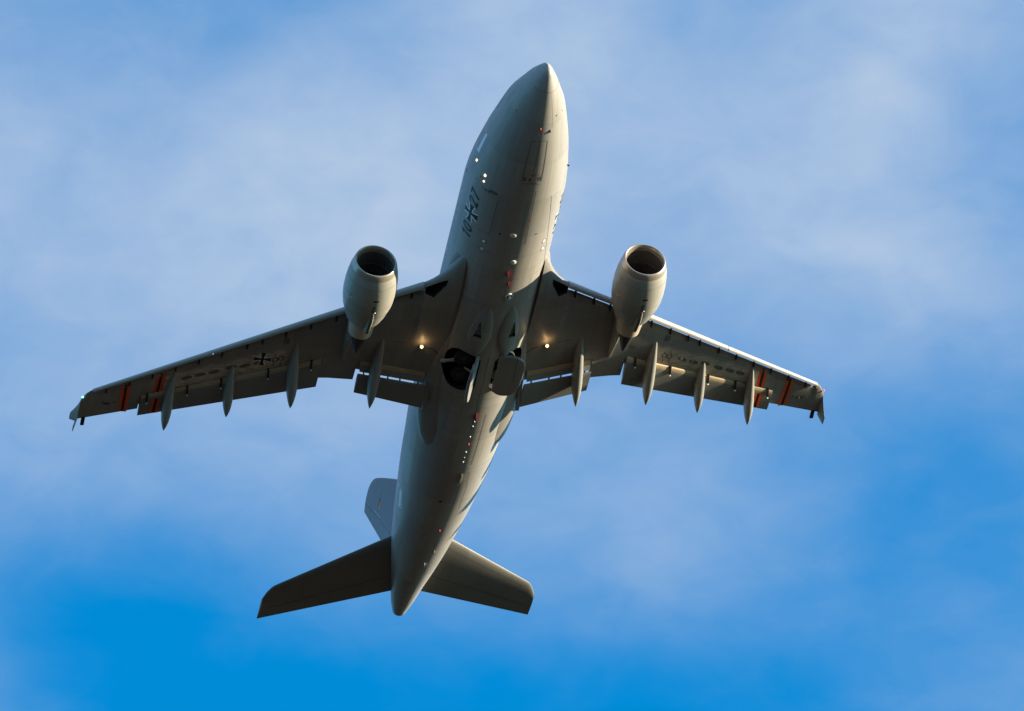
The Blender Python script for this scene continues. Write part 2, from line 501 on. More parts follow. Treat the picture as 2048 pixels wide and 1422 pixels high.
NA = 112
st = [0.004, .03, .07, .12, .2, .3, .42, .55, .7, .9, 1.2, 1.5, 1.9, 2.2, 2.5, 2.85, 3.2, 3.55, 3.9, 4.3, 4.7, 5.1, 5.6, 6.1, 6.6, 7.2, 7.8, 8.6, 9.4]
st += list(np.arange(10.0, 27.0, .55)) + list(np.arange(27.0, 43.7, .45)) + [43.7, 44.0, 44.25, 44.5, 44.7, 44.82, 44.9, 44.95, 44.98]
body = MB()
body.loft([[fus(s, 360.0 * j / NA) for j in range(NA)] for s in st])

# main wheel well outline on the starboard underside, mirrored to port: (s, y)
WELL = [(20.12, 1.70), (20.22, 1.15), (20.42, .60), (20.62, .42), (22.72, .42), (22.95, .75), (23.08, 1.22), (23.02, 1.62), (22.84, 1.86), (22.45, 2.08), (22.05, 2.2),
        (21.72, 2.32), (21.55, 2.28), (21.3, 2.22), (20.9, 2.2), (20.6, 2.12), (20.3, 1.98)]


def prism(outline, z0, z1, sgn):
    m = MB()
    rg = [[P(s, sgn * y, z) for s, y in outline] for z in (z0, z1)]
    return m.loft(rg)


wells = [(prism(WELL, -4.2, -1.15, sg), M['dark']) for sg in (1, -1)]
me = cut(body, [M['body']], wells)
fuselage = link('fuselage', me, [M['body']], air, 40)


def add_to(o, mb, mats):
    """join a mesh builder's faces into an existing object's mesh, as extra surface pattern"""
    base = len(o.data.materials)
    for m in mats: o.data.materials.append(m)
    me2 = mb.mesh('x', recalc=False)
    for p in me2.polygons: p.material_index += base
    bm = bmesh.new(); bm.from_mesh(o.data); bm.from_mesh(me2); bm.to_mesh(o.data); bm.free()
    bpy.data.meshes.remove(me2)
    for p in o.data.polygons: p.use_smooth = True


# joints, access panels and grime that belong to the skin
sk = MB()
def fline(pts, w, mat=0): sheet(sk, stroke([(s, ARC(a)) for s, a in pts], w), fsurf, mat, 0.3)
fline([(1.17, -60), (1.17, -30), (1.17, 0), (1.17, 30), (1.17, 60), (1.17, 88)], .02, 1)             # radome joint
fline([(.45, -8), (.8, -11), (1.15, -13)], .03, 0)
fline([(1.2, 17), (2.2, 18.5), (3.37, 19.5)], .022, 1)
fline([(8.28, 31), (11, 40), (14.2, 52)], .022, 0)
fline([(7.56, 7), (9, 7.6), (11.63, 9.5)], .03, 0)
fline([(24.87, 13.9), (27, 13.2), (28.9, 12.5)], .025, 0)
fline([(29.5, 13), (31, 17), (33.2, 20)], .02, 1)
fline([(39, 14), (41.2, 20), (43, 30)], .025, 0)
for s in (16.4, 23.6): fline([(s, -50), (s, -25), (s, 0), (s, 25), (s, 50)], .018, 1)
for a in (-30, 0, 30): fline([(14.4, a), (16.3, a)], .016, 1)
fline([(20.3, 0), (23, 0), (26, 0)], .025, 0)
fline([(23.8, -30), (26.4, -31)], .02, 1)
fline([(24.2, -16), (24.9, -16), (24.9, -30)], .02, 1)
for s in (12.6, 14.3): fline([(s, -70), (s, -35), (s, 0), (s, 35), (s, 66)], .014, 1)
for s in (26.2, 29.2, 32.4, 35.8): fline([(s, -80), (s, -45), (s, -10), (s, 30), (s, 66)], .014, 1)
# cargo door on the starboard side
fline([(8.48, -59), (8.58, -47), (8.67, -35), (8.9, -33.8), (11.1, -33.8), (11.3, -35), (11.3, -56)], .028, 1)
sheet(sk, disc2d((8.33, ARC(-42)), .12, .3) + disc2d((8.45, ARC(-50)), .08, .2), fsurf, 2)
# nose gear bay doors, closed
fline([(4.16, -15), (4.1, -2), (4.1, 12)], .03, 1)
fline([(4.16, -15), (5.5, -14.6), (6.97, -14.3)], .05, 1)
fline([(4.1, 12), (5.5, 12), (6.9, 11.6)], .05, 1)
fline([(4.1, -1.6), (5.4, -1.6), (6.35, -1.6)], .025, 0)
fline([(6.35, -14.2), (6.4, -1), (6.4, 11.8)], .025, 1)
fline([(7.05, -13.5), (7.08, -1), (7.08, 11)], .03, 1)
sheet(sk, disc2d((6.72, ARC(-11)), .16, .1) + disc2d((6.68, ARC(8)), .16, .11) + disc2d((6.75, ARC(-4)), .13, .1), fsurf, 2)
sheet(sk, rect2d(6.98, ARC(-8), 7.02, ARC(6)), fsurf, 3)
sheet(sk, [[(6.38, ARC(-4.5)), (6.38, ARC(1)), (6.52, ARC(-1.7))]], lambda u, v: fsurf(u, v, .011), 3)
for s, a, rx, ry in ((2.91, -61.4, .05, .06), (2.68, 29.3, .05, .1), (2.69, 51, .04, .06), (10.98, -22.4, .06, .06), (10.99, 20.8, .05, .07), (32.3, -12, .09, .12), (36.9, 6, .05, .05)):
    sheet(sk, disc2d((s, ARC(a)), rx, ry), fsurf, 0)
for s, a, rr in ((8.77, -.3, .035), (9.83, 8, .045), (12.2, 4, .03), (9.3, .5, .025), (7.96, -66, .05), (8.0, -62, .05), (8.3, -70, .05)):
    sheet(sk, disc2d((s, ARC(a)), rr, rr), fsurf, 3)
# outlined service panels
for s, a in ((11.92, -38.3), (12.5, -38.4), (12.49, 38.7), (11.9, 37.7)):
    sheet(sk, disc2d((s, ARC(a)), .10, .12), fsurf, 4)
    sheet(sk, ring2d((s, ARC(a)), .13, .165, 18, 1, 1.15), fsurf, 5)
# joints of the rear fuselage
for a in (-28.5, 30): sheet(sk, stroke([(34.1, ARC(a)), (35.1, ARC(a))], .022) + stroke([(35.9, ARC(a)), (36.9, ARC(a))], .022), fsurf, 6)
fline([(41.18, -29), (40.95, -14), (40.9, -2.6), (42.06, 10), (42.2, -8), (42.26, -26), (41.18, -29)], .03, 0)
add_to(fuselage, sk, [M['seam'], M['softseam'], M['stain_shade'], M['red'], M['cream'], M['softseam'], M['gold']])

# cockpit glazing and cabin windows
def fpart(name, polys, mat, off=.008, parent=None, grid=.22):
    return sheet(MB(), polys, lambda u, v: fsurf(u, v, off), 0, grid).build(name, mat, parent or fuselage, recalc=False)

cg = MB()
for sg in (1, -1):
    for (s0, s1, a0, a1, d) in ((2.35, 3.15, 150, 176, .5), (2.75, 3.6, 126, 148, .35), (3.5, 4.3, 112, 124, .2)):
        sheet(cg, [[(s0, ARC(sg * a1)), (s1, ARC(sg * a1)), (s1 + d, ARC(sg * a0)), (s0 + d, ARC(sg * a0))]], lambda u, v: fsurf(u, v, .012), 0)
cg.build('cockpit_window', M['glass'], fuselage, recalc=False)
for sg in (1, -1):
    for i in range(38):
        s = 8.9 + i * .64
        if s > 33: break
        fpart('cabin_window', disc2d((s, ARC(sg * 97)), .09, .14, 12), M['glass'])
# door outlines: bright frames on the starboard side, plain joints on the port side
for sg in (-1,):
    fpart('door_frame', [[(5.72, ARC(-94.5)), (5.66, ARC(-88.3)), (7.04, ARC(-86.4)), (7.06, ARC(-93))]]  # forward panel filled pale, the sky's reflection put into the colour
          + rect2d(5.66, ARC(-118), 5.7, ARC(-94.2)) + rect2d(7.0, ARC(-118), 7.04, ARC(-93.2)), M['frame'])
    fpart('door_frame', stroke([(33.28, ARC(-90)), (33.22, ARC(-74)), (34.7, ARC(-69.5)), (34.8, ARC(-88)), (33.28, ARC(-90))], .075), M['frame'])
    fpart('door_sill', [[(33.35, ARC(-75.5)), (34.6, ARC(-71.5)), (34.66, ARC(-77)), (33.38, ARC(-80.5))]], M['frame'], .011)


# markings: number and cross on both sides of the nose
def glyph(ch):
    w, h = .40, .78
    if ch == '1': return stroke([(.02, .58), (.21, .72), (.21, 0)], .125)
    if ch == '0': return stroke([(w / 2 + (w / 2 - .05) * (abs(math.cos(t)) ** .7) * (1 if math.cos(t) > 0 else -1), h / 2 + (h / 2 - .05) * (abs(math.sin(t)) ** .75) * (1 if math.sin(t) > 0 else -1)) for t in [2 * math.pi * i / 20 for i in range(20)]], .125, True)
    if ch == '2': return stroke([(.05, .56), (.07, .66), (.14, .725), (.24, .725), (.32, .66), (.34, .56), (.31, .46), (.06, .05), (.38, .06)], .125)
    if ch == '7': return stroke([(.02, .73), (.36, .73), (.12, 0)], .125)


def cross_polys(rad, edge=.145):
    k = [(0.14 + 0.22 * max(0, (t - .16) / .84) ** 1.5) * rad for t in (.16, .4, .6, .8, 1.0)]
    x = [t * rad for t in (.16, .4, .6, .8, 1.0)]
    black = []; whit = []
    rot = lambda p, q: [(p[0], p[1]), (-p[1], p[0]), (-p[0], -p[1]), (p[1], -p[0])][q]
    for q in range(4):
        for i in range(4):
            black.append([rot((x[i], -k[i]), q), rot((x[i + 1], -k[i + 1]), q), rot((x[i + 1], k[i + 1]), q), rot((x[i], k[i]), q)])
        w = edge * rad
        up = [(x[i], k[i] + w / 2 + .004) for i in range(4, 0, -1)]
        side = [(k[i] + w / 2 + .004, x[i]) for i in range(1, 5)]
        cn = (k[0] + w / 2 + .02 * rad, k[0] + w / 2 + .02 * rad)
        whit += [[rot(tuple(p), q) for p in quad] for quad in stroke(up + [cn] + side, w)]
    black.append([(-x[0], -k[0]), (x[0], -k[0]), (x[0], k[0]), (-x[0], k[0])])
    return black, whit


def fuselage_marks(sg):
    s_c, a_c = 10.68, 64.3
    # reading direction: forward on the starboard side, aft on the port side; text up = away from the keel
    def loc(p):
        x, y = p
        x += 0.16 * (y - .39)                              # italic lean
        return (s_c + (x if sg > 0 else -x), ARC(sg * a_c) + sg * (y - .39))
    for ch, x0 in (('1', -1.66), ('0', -1.20), ('2', .68), ('7', 1.22)):
        sheet(MB(), [[loc((p[0] + x0, p[1])) for p in q] for q in glyph(ch)], lambda u, v: fsurf(u, v, .007), 0).build('number_digit', M['black'], fuselage, recalc=False)
    bl, wh = cross_polys(.56)
    e = MB()
    mp = lambda p: (s_c + p[0], ARC(sg * a_c) + p[1])
    sheet(e, [[mp(p) for p in q] for q in wh], lambda u, v: fsurf(u, v, .006), 1)
    sheet(e, [[mp(p) for p in q] for q in bl], lambda u, v: fsurf(u, v, .010), 0)
    e.build('cross_emblem', [M['black'], M['white']], fuselage, recalc=False)


for sg in (1, -1): fuselage_marks(sg)


# small fittings on the belly
def blade(name, s, a, ln, ht, th, mat, sweep=.5, parent=None):
    b0 = fus(s, a); n = fus_n(s, a); t = (fus(s + .1, a) - fus(s - .1, a)).normalized(); c = n.cross(t)
    b = MB(); rings = []
    for h, l0, l1, k in ((-.03, 0, ln, 1), (ht * .6, ln * sweep * .6, ln, .7), (ht, ln * sweep, ln * .96, .35)):
        ring = []
        for q in range(10):
            ang = 2 * math.pi * q / 10
            ring.append(b0 + n * h + t * ((l0 + l1) / 2 + (l1 - l0) / 2 * math.cos(ang)) + c * th / 2 * k * math.sin(ang))
        rings.append(ring)
    return b.loft(rings).build(name, mat, parent or fuselage)


blade('drain_mast', 13.6, -3.3, .44, .24, .035, M['red'])
blade('drain_mast', 14.45, .4, .30, .2, .035, M['red'])
blade('drain_mast', 24.6, .8, .55, .22, .035, M['red'])
blade('blade_antenna', 29.55, 3, .85, .13, .045, M['cream'], .25)
blade('blade_antenna', 37.4, 9, .18, .14, .04, M['cream'])
blade('blade_antenna', 38.7, .7, .22, .16, .05, M['cream'])
blade('pitot_probe', 3.38, 15, .22, .07, .03, M['black'])
blade('pitot_probe', 7.05, 67, .16, .13, .04, M['black'])
for s, a, rr, mt in ((25.34, 1.3, .05, 'cream'), (25.71, .6, .06, 'cream'), (26.54, .6, .06, 'cream'), (27.76, .3, .06, 'cream'), (28.2, .3, .03, 'cream'), (28.58, .2, .06, 'cream')):
    MB().dome(fus(s, a), fus_n(s, a), rr, .05).build('drain_cap', M[mt], fuselage)
for s, a, mt in ((3.34, -4.6, 'red'), (27.11, 1.0, 'red'), (35.21, 2.0, 'red')):
    MB().dome(fus(s, a), fus_n(s, a), .055, .10).build('beacon_light', M[mt], fuselage)
for s, a in ((10.95, -7.4), (12.98, .2)):
    b = MB(); n = fus_n(s, a); rings = []
    for rr, h in ((1, -.02), (.97, .03), (.8, .055), (.05, .06)):
        rings.append([fus(s + .16 * rr * math.cos(2 * math.pi * j / 24), a + 3.9 * rr * math.sin(2 * math.pi * j / 24)) + n * h for j in range(24)])
    b.loft(rings).build('flush_antenna', M['cream'], fuselage)
# round camera-like dome amidships
b = MB(); s, a = 15.6, 5.5; n = fus_n(s, a)
b.tube(fus(s, a) - n * .04, fus(s, a) + n * .07, .24, .22, 28)
kb = b.build('belly_dome', M['cream'], fuselage)
MB().tube(fus(s, a) + n * .069, fus(s, a) + n * .10, .16, .14, 24).build('dome_ring', M['black'], kb)
MB().dome(fus(s, a) + n * .095, n, .10, .10, 20).build('dome_lens', M['cream'], kb)
# lit lamps beside the number on the starboard nose
for s, a, rr in ((7.44, -83.2, .075), (7.64, -60, .085), (8.04, -58.6, .065)):
    MB().dome(fus(s, a), fus_n(s, a), rr, .05).build('service_light', M['small_lamp'], fuselage)
# exhaust of the tail power unit
b = MB(); b.tube(P(44.85, 0, 1.5), P(45.03, 0, 1.52), .17, .16, 20, 0)
b.build('tail_exhaust', M['plug'], fuselage)

# ------------------------------------------------------------------ belly fairing round the wing joint
BS = [13.5, 14.2, 15.0, 16.5, 20, 24, 25.5, 26.7, 27.5, 28.0]
bw = pchip(BS, [2.50, 2.79, 2.95, 3.05, 3.08, 3.05, 2.93, 2.72, 2.50, 2.25])
bzc = pchip(BS, [-.85, -.85, -.80, -.75, -.75, -.90, -1.12, -1.35, -1.50, -1.6])
bbot = pchip(BS, [-2.0, -2.1, -2.2, -2.25, -2.25, -2.30, -2.37, -2.42, -2.42, -2.3])


def bel(s, a):
    """belly fairing point, a degrees from down towards port"""
    w, zc, bt = bw(s), bzc(s), bbot(s)
    e = 1.0
    sa, ca = math.sin(R(a)), math.cos(R(a))
    yy = w * abs(sa) ** e * (1 if sa > 0 else -1)
    hz = (zc - bt) if ca > 0 else .75
    zz_ = zc - hz * abs(ca) ** e * (1 if ca > 0 else -1)
    return P(s, yy, zz_)


bf = MB()
bst = list(np.arange(13.5, 28.01, .29))
bf.loft([[bel(s, 360.0 * j / 128) for j in range(128)] for s in bst])
def fairing_n(s, a):
    d1 = bel(s + .05, a) - bel(s - .05, a); d2 = bel(s, a + 1) - bel(s, a - 1)
    n = d1.cross(d2).normalized()
    return n if n.dot(bel(s, a) - P(s, 0, bzc(s))) > 0 else -n
me = cut(bf, [M['belly']], wells)
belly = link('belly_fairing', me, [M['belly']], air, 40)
# ram air scoops: long blisters with a wedge shaped mouth
for sg in (1, -1):
    def sc(s, a, h=0.0): return fus(s, a) + fus_n(s, a) * h
    N1, N2 = 40, 44
    s0, s1 = 16.45, 20.2
    mb = MB(); rings = []
    for i in range(N1 + 1):
        t = i / N1; s = s0 + (s1 - s0) * t
        half = 13.0 * (math.sin(math.pi * min(1, t / .62) / 2) ** .62 if t < .62 else 1 - .62 * ((t - .62) / .38) ** 1.6) + .15
        ac = 14.5 + 7.5 * t * .6
        top = .22 * (math.sin(math.pi * min(1., t / .75) / 2) ** 1.0 if t < .75 else 1 - .55 * ((t - .75) / .25) ** 2) + .004
        ring = []
        for j in range(N2):
            ph = math.pi * j / (N2 - 1)
            ring.append(sc(s, sg * (ac + half * math.cos(ph)), -.03 + (top + .03) * math.sin(ph) ** .75))
        for j in range(12):
            ph = -1 + 2 * (j + 1) / 13
            ring.append(sc(s, sg * (ac + half * ph), -.35))
        rings.append(ring)
    mb.loft(rings)
    tri = [(17.5, 19.5), (18.74, 24.6), (18.74, 14.6)]
    c = MB()
    top = [sc(s, sg * a, .8) for s, a in tri]
    flo = [sc(17.5, sg * 19.5, .17), sc(18.74, sg * 24.2, -.22), sc(18.74, sg * 15.0, -.22)]
    c.loft([top, flo])
    link('air_scoop', cut(mb, [M['belly']], [(c, M['stain_shade'])]), [M['belly']], fuselage, 42)
    # dark duct mouth at the deep end of the wedge
    d = MB()
    f = lambda a, h: sc(18.725, sg * a, h)
    d.loft([[f(24.0, -.2), f(15.2, -.2), f(15.0, .10), f(24.2, .10)], [sc(18.70, sg * 24.0, -.2), sc(18.70, sg * 15.2, -.2), sc(18.70, sg * 15.0, .1), sc(18.70, sg * 24.2, .1)]])
    d.build('scoop_duct', M['black'], fuselage)

# ------------------------------------------------------------------ main gear: doors hanging open, wheels folded in the wells
for sg in (1, -1):
    hy, hz = .60, -2.80
    ang = R(20 if sg > 0 else 64)                      # the port door is already swinging shut
    outw = Vector((0, sg * math.cos(ang), -math.sin(ang))); nrm = Vector((0, -sg * math.sin(ang), -math.cos(ang)))   # nrm = painted side
    A = Vector((23 - 20.40, sg * hy, hz))
    prof = [(0.0, 0.0), (2.30, 0.0), (2.58, .15), (2.66, .42), (2.58, .85), (2.36, 1.18), (1.9, 1.40), (1.3, 1.50), (.6, 1.54), (.15, 1.52), (-.18, 1.40), (-.36, 1.15), (-.42, .85), (-.36, .5), (-.2, .15)]
    # smooth the outline
    sm = []
    n = len(prof)
    for i in range(n):
        p0, p1, p2, p3 = [Vector(prof[(i + q) % n]) for q in (-1, 0, 1, 2)]
        if i in (0,): sm += [p1]; continue
        for k in range(4):
            t = k / 4
            sm.append(.5 * ((2 * p1) + (-p0 + p2) * t + (2 * p0 - 5 * p1 + 4 * p2 - p3) * t * t + (-p0 + 3 * p1 - 3 * p2 + p3) * t ** 3))
    ctr = Vector((1.15, .78))
    def dp(p, shrink, h):
        q = ctr + (p - ctr) * shrink
        bulge = .11 * (1 - min(1, ((q.y - .77) / .9) ** 2))
        return A + Vector((-q.x, 0, 0)) + outw * q.y + nrm * (h + bulge)
    mb = MB()
    rings = [[dp(p, k, h) for p in sm] for k, h in ((.0005, -.02), (.55, -.02), (.8, -.02), (.82, -.15), (.955, -.18), (.99, -.15), (1.0, -.05), (.985, .0), (.9, .02), (.6, .02), (.0005, .02))]
    mb.loft(rings, matf=lambda i, j: 1 if i < 5 else 0)
    door = mb.build('gear_door', [M['belly'], M['door_in']], air, 30)
    # hinge arm and stiffener inside the door
    MB().bar(A + Vector((-1.2, 0, .12)) + outw * .1, A + Vector((-1.2, sg * .5, .55)), .07).build('door_actuator', M['door_in'], door)
    MB().bar(A + Vector((-.35, 0, 0)) + outw * .2 - nrm * .16, A + Vector((-.35, 0, 0)) + outw * 1.2 - nrm * .12, .08, .07).build('door_stiffener', M['door_in'], door)
    MB().bar(A + Vector((-2.0, 0, 0)) + outw * .2 - nrm * .16, A + Vector((-2.0, 0, 0)) + outw * 1.0 - nrm * .12, .08, .07).build('door_stiffener', M['door_in'], door)
    # outboard leg door and strut showing at the wing root
    lg = MB()
    if sg > 0: lg = None
    if lg: lg.tube(P(21.35, sg * 2.45, -1.95), P(21.5, sg * 1.25, -1.75), .09, .09)
    if lg: lg.bar(P(21.28, sg * 2.4, -2.12), P(21.1, sg * 1.75, -2.10), .16, .05)
    if lg: lg.build('gear_leg', M['door_in'], air)
    for s, y in ((20.98, 1.20), (22.25, 1.15)):
        cz = -2.05
        w = bpy.data.objects.new('wheel', None); COL.objects.link(w); w.parent = air
        t = MB(); rg = []
        for rr, h in ((.26, -.14), (.40, -.18), (.52, -.16), (.56, -.08), (.57, 0), (.56, .08), (.52, .16), (.40, .18), (.26, .14)):
            rg.append([P(s + rr * math.cos(2 * math.pi * j / 40), sg * y + rr * math.sin(2 * math.pi * j / 40), cz - h) for j in range(40)])
        t.loft(rg, False, False); t.loft([rg[0], rg[-1]], False, False)
        t.build('tyre', M['rubber'], w)
        r_ = MB(); rg = []
        for rr, h in ((.25, .05), (.26, .145), (.235, .15), (.215, .06), (.12, .05), (.09, .12), (.02, .13)):
            rg.append([P(s + rr * math.cos(2 * math.pi * j / 32), sg * y + rr * math.sin(2 * math.pi * j / 32), cz - h) for j in range(32)])
        r_.loft(rg)
        r_.build('rim', M['rim'], w)

# ------------------------------------------------------------------ wings
zc_ = lambda y: -.72 + .105 * (y - 7.0) - (.02 * max(0, 6.9 - y) if y < 6.9 else 0)
slat_le = lambda y: 16.05 + .5815 * (y - 4.2)
te_ = lambda y: 23.95 if y < 8.7 else 23.95 + .338 * (y - 8.7)
le_fix = pchip([0, 1.8, 2.3, 2.65, 2.95, 3.35, 3.8, 4.15], [13.0, 13.3, 13.6, 14.15, 14.75, 15.35, 15.82, 16.08])


def wle(y):
    if y < 4.16: return le_fix(y)
    if y < 21.1: return slat_le(y) + .655 - .295 * (y - 4.2) / 17
    if y < 21.2: return slat_le(y) + .28
    tip = (y - 21.2) / .62
    return slat_le(21.2) + .12 + .58 * (y - 21.2) + .55 * max(0, tip) ** 2.6


def tc_(y): return .135 - .03 * min(1, max(0, (y - 2.5) / 6)) - .012 * min(1, max(0, (y - 9) / 12))


def wing_pt(y, s, low, sg=1, off=0.0):
    """point on the wing's lower (or upper) skin"""
    ch0 = te_(y) - wle(y); x = min(1, max(0, (s - wle(y)) / ch0)); t = tc_(y)
    yt = 5 * t * (.2969 * math.sqrt(x) - .126 * x - .3516 * x * x + .2843 * x ** 3 - .1015 * x ** 4) * ch0
    cam_ = .02 * ch0 * (math.sin(math.pi * x) * .4 + 1.0 * max(0, x - .55) * (1 - x) * 2.2)
    drop = .10 * (1 - x) if y < 4.2 else 0.0
    z = zc_(y) + cam_ - drop + (-.92 * yt if low else 1.08 * yt) + (0.003 if not low else -0.003)
    return P(s, sg * y, z + (-off if low else off))


IN0, IN1, OU0, OU1 = 2.72, 6.86, 8.84, 18.55


def cuts(y):
    """how far aft the fixed lower and upper skins run (s)"""
    if IN0 < y < IN1:
        lo = 22.40 + (6.8 - y) * .12; return lo, lo + .85
    if OU0 < y < OU1:
        lo = 22.55 + .392 * (y - 9.14); return lo, min(lo + .75, te_(y) - .12)
    return te_(y), te_(y)


NX = 26
XS = [(1 - math.cos(math.pi * i / NX)) / 2 for i in range(NX + 1)]


def wing_ring(y, sg):
    lo, up = cuts(y); l0 = wle(y); pts = []
    for x in reversed(XS): pts.append(wing_pt(y, l0 + (lo - l0) * x, True, sg))
    for x in XS[1:]: pts.append(wing_pt(y, l0 + (up - l0) * x, False, sg))
    return pts


ys = [2.27, 2.4, 2.6, IN0 - .004, IN0 + .004, 2.9, 3.1, 3.3, 3.5, 3.7, 3.9, 4.05, 4.15, 4.17, 4.6, 5.2, 5.8, 6.4, IN1 - .004, IN1 + .004, 7.3, 7.8, 8.3, OU0 - .004, OU0 + .004]
ys += list(np.arange(9.4, 18.5, .65)) + [OU1 - .004, OU1 + .004] + [19.1, 19.7, 20.3, 20.8, 21.09, 21.11, 21.19, 21.21, 21.35, 21.5, 21.62, 21.7, 21.76, 21.80]
IN_CHORD_TE = lambda y: (25.12 - .62 * (y - 2.9) / 3.95, -1.88 + .68 * (y - 2.9) / 3.95)
OUT_TE = lambda y: (24.40 + .3425 * (y - 8.74), -.80 + .1237 * (y - 8.74))


def foil(le, te, t, n=16, blunt=.004, y=0.0, droop=.0):
    """closed aerofoil ring between two points in the (s, z) plane: le, te = (s, z)"""
    pts = []; d = Vector((te[0] - le[0], te[1] - le[1])); c = d.length; d.normalize(); nn = Vector((-d.y, d.x))
    xs = [(1 - math.cos(math.pi * i / n)) / 2 for i in range(n + 1)]
    def q(x, sgn):
        yt = 5 * t * (.2969 * math.sqrt(x) - .126 * x - .3516 * x * x + .2843 * x ** 3 - .1015 * x ** 4) * c + blunt * x
        cm = droop * c * math.sin(math.pi * x ** .8)
        p = Vector(le) + d * x * c + nn * (sgn * yt + cm)
        return P(p.x, y, p.y)
    for x in reversed(xs): pts.append(q(x, -1))
    for x in xs[1:]: pts.append(q(x, 1))
    return pts


def make_wing(sg):
    mb = MB().loft([wing_ring(y, sg) for y in ys])
    # dark recess at the root behind the leading edge fillet (its flap is out)
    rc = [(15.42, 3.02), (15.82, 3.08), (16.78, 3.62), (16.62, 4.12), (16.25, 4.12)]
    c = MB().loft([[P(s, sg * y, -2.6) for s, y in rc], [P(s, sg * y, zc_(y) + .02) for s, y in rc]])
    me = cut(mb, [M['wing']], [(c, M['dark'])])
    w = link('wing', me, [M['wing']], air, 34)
    # skin pattern on the underside
    sk = MB()
    ws = lambda u, v, off=.006: wing_pt(v, u, True, sg, off)
    def wl(pts, wd, mt=0): sheet(sk, stroke(pts, wd), ws, mt, .5)
    front = lambda y, k: wle(y) + k * (te_(y) - wle(y))
    wl([(front(y, .14), y) for y in (4.4, 7, 8.5, 12, 16, 20.8)], .02, 1)
    wl([(front(y, .60), y) for y in (3.3, 5, 7, 8.8)], .02, 1)
    wl([(front(y, .56), y) for y in (9.2, 12, 15, 18.4)], .018, 1)
    for y in (4.9, 6.6, 9.6, 12.9, 16.2, 19.0, 20.9): wl([(front(y, .13), y), (front(y, .5), y), (min(cuts(y)[0] - .05, front(y, .97)), y)], .014, 1)
    wl([(20.75, 3.2), (20.85, 2.9), (21.25, 2.5)], .06, 0)                         # leg door gap by the well
    wl([(20.5, 5.2), (20.55, 4.2), (20.75, 3.3)], .03, 0)
    wl([(22.1, 5.1), (21.55, 5.0), (21.15, 5.5), (21.2, 5.95)], .03, 1)
    for s0, y0, dy in ((22.62, 11.45, 0), (23.0, 12.35, 0), (23.3, 13.1, 0), (23.5, 13.85, 0), (23.95, 14.75, 0), (24.25, 15.5, 0), (24.55, 16.2, 0)):
        if y0 > 12: 
            pts = [(s0 + .155 * math.cos(t) + .39 * .3 * math.sin(t), y0 + .30 * math.sin(t)) for t in [2 * math.pi * i / 20 for i in range(20)]]
            sheet(sk, [pts], ws, 2, .4)
    # overwing fuelling panel: twin rings with stub lines
    for dy in (-.16, .16):
        sheet(sk, ring2d((22.62 + dy * .4, 11.35 + dy), .12, .18, 18), lambda u, v: ws(u, v, .008 if dy < 0 else .012), 0)
    for dy in (-.2, .2): sheet(sk, rect2d(22.25, 11.35 + dy - .03, 22.43, 11.35 + dy + .03) + rect2d(22.85, 11.35 + dy - .03, 23.2, 11.35 + dy + .03), lambda u, v: ws(u, v, .008), 2)
    sheet(sk, disc2d((21.2, 11.1), .25, .2), ws, 2); sheet(sk, disc2d((27.25, 20.6) if False else (27.0, 20.35), .1, .22), ws, 0)
    for y in (19.9, 20.6): sheet(sk, disc2d((26.85, y), .05, .06), ws, 0)
    add_to(w, sk, [M['seam'], M['softseam'], M['stain_shade']])

    # orange-black-orange bands round the outer wing
    for yb, y_te, flapped in ((19.46, 19.38, False), (17.62, 17.66, True)):
        b = MB()
        s0 = wle(yb) + .12; s1 = (te_(yb) - .02) if not flapped else cuts(yb)[0] - .06
        for dy, wd, mt in ((-.165, .17, 0), (0, .15, 1), (.165, .17, 0)):
            line = [(s0 + (s1 - s0) * t, yb + (y_te - yb) * t + dy - .0) for t in (0, .25, .5, .75, 1)]
            sheet(b, stroke(line, wd), lambda u, v: ws(u, v, .010), mt, .4)
        b.build('warning_band', [M['orange'], M['black']], w, recalc=False)
    if sg < 0:
        bl, wh = cross_polys(.47, .11)
        e = MB(); mp = lambda p: (22.70 + p[0], 12.22 + p[1])
        sheet(e, [[mp(p) for p in q] for q in wh], lambda u, v: ws(u, v, .014), 1)
        sheet(e, [[mp(p) for p in q] for q in bl], lambda u, v: ws(u, v, .018), 0)
        e.build('cross_emblem', [M['black'], M['white']], w, recalc=False)

    # slats, extended: a curved nose skin ahead of the fixed leading edge
    for ya, yb in ((4.2, 7.42), (7.95, 15.02), (15.08, 21.22)):
        rings = []
        n = max(4, int((yb - ya) / .6))
        for i in range(n + 1):
            y = ya + (yb - ya) * i / n
            k = 1.0 - .45 * (y - 4.2) / 17.0
            s0 = slat_le(y); z0 = zc_(y) - .10 * k - .02
            outer = [(.30, -.205), (.20, -.20), (.10, -.165), (.035, -.10), (0, 0), (.01, .075), (.06, .16), (.15, .245), (.30, .33), (.50, .40), (.78, .46)]
            inner = [(.78, .445), (.50, .36), (.32, .27), (.20, .16), (.15, .04), (.17, -.08), (.30, -.19)]
            rings.append([P(s0 + a * k, sg * y, z0 + b * k) for a, b in outer + inner])
        MB().loft(rings).build('slat', M['slat'], w, 30)
    for y in (4.75, 6.0, 7.1, 8.6, 9.9, 11.2, 12.4, 13.2, 14.5, 15.7, 16.9, 18.1, 19.3, 20.5):
        k = 1.0 - .45 * (y - 4.2) / 17.0
        MB().bar(P(slat_le(y) + .18 * k, sg * y, zc_(y) - .06 * k), P(wle(y) + .25, sg * y, zc_(y) - .12 * k - .04), .07 * k + .02, .14 * k).build('slat_track', M['dark'], w)

    # flaps, lowered
    f1 = MB(); rings = []
    for y in (2.86, 3.6, 4.4, 5.2, 6.0, 6.80):
        te = IN_CHORD_TE(y); lo, up = cuts(y); z0 = wing_pt(y, lo, True).z
        rings.append(foil((lo + .64, z0 - .34), te, .12, y=sg * y, droop=.02))
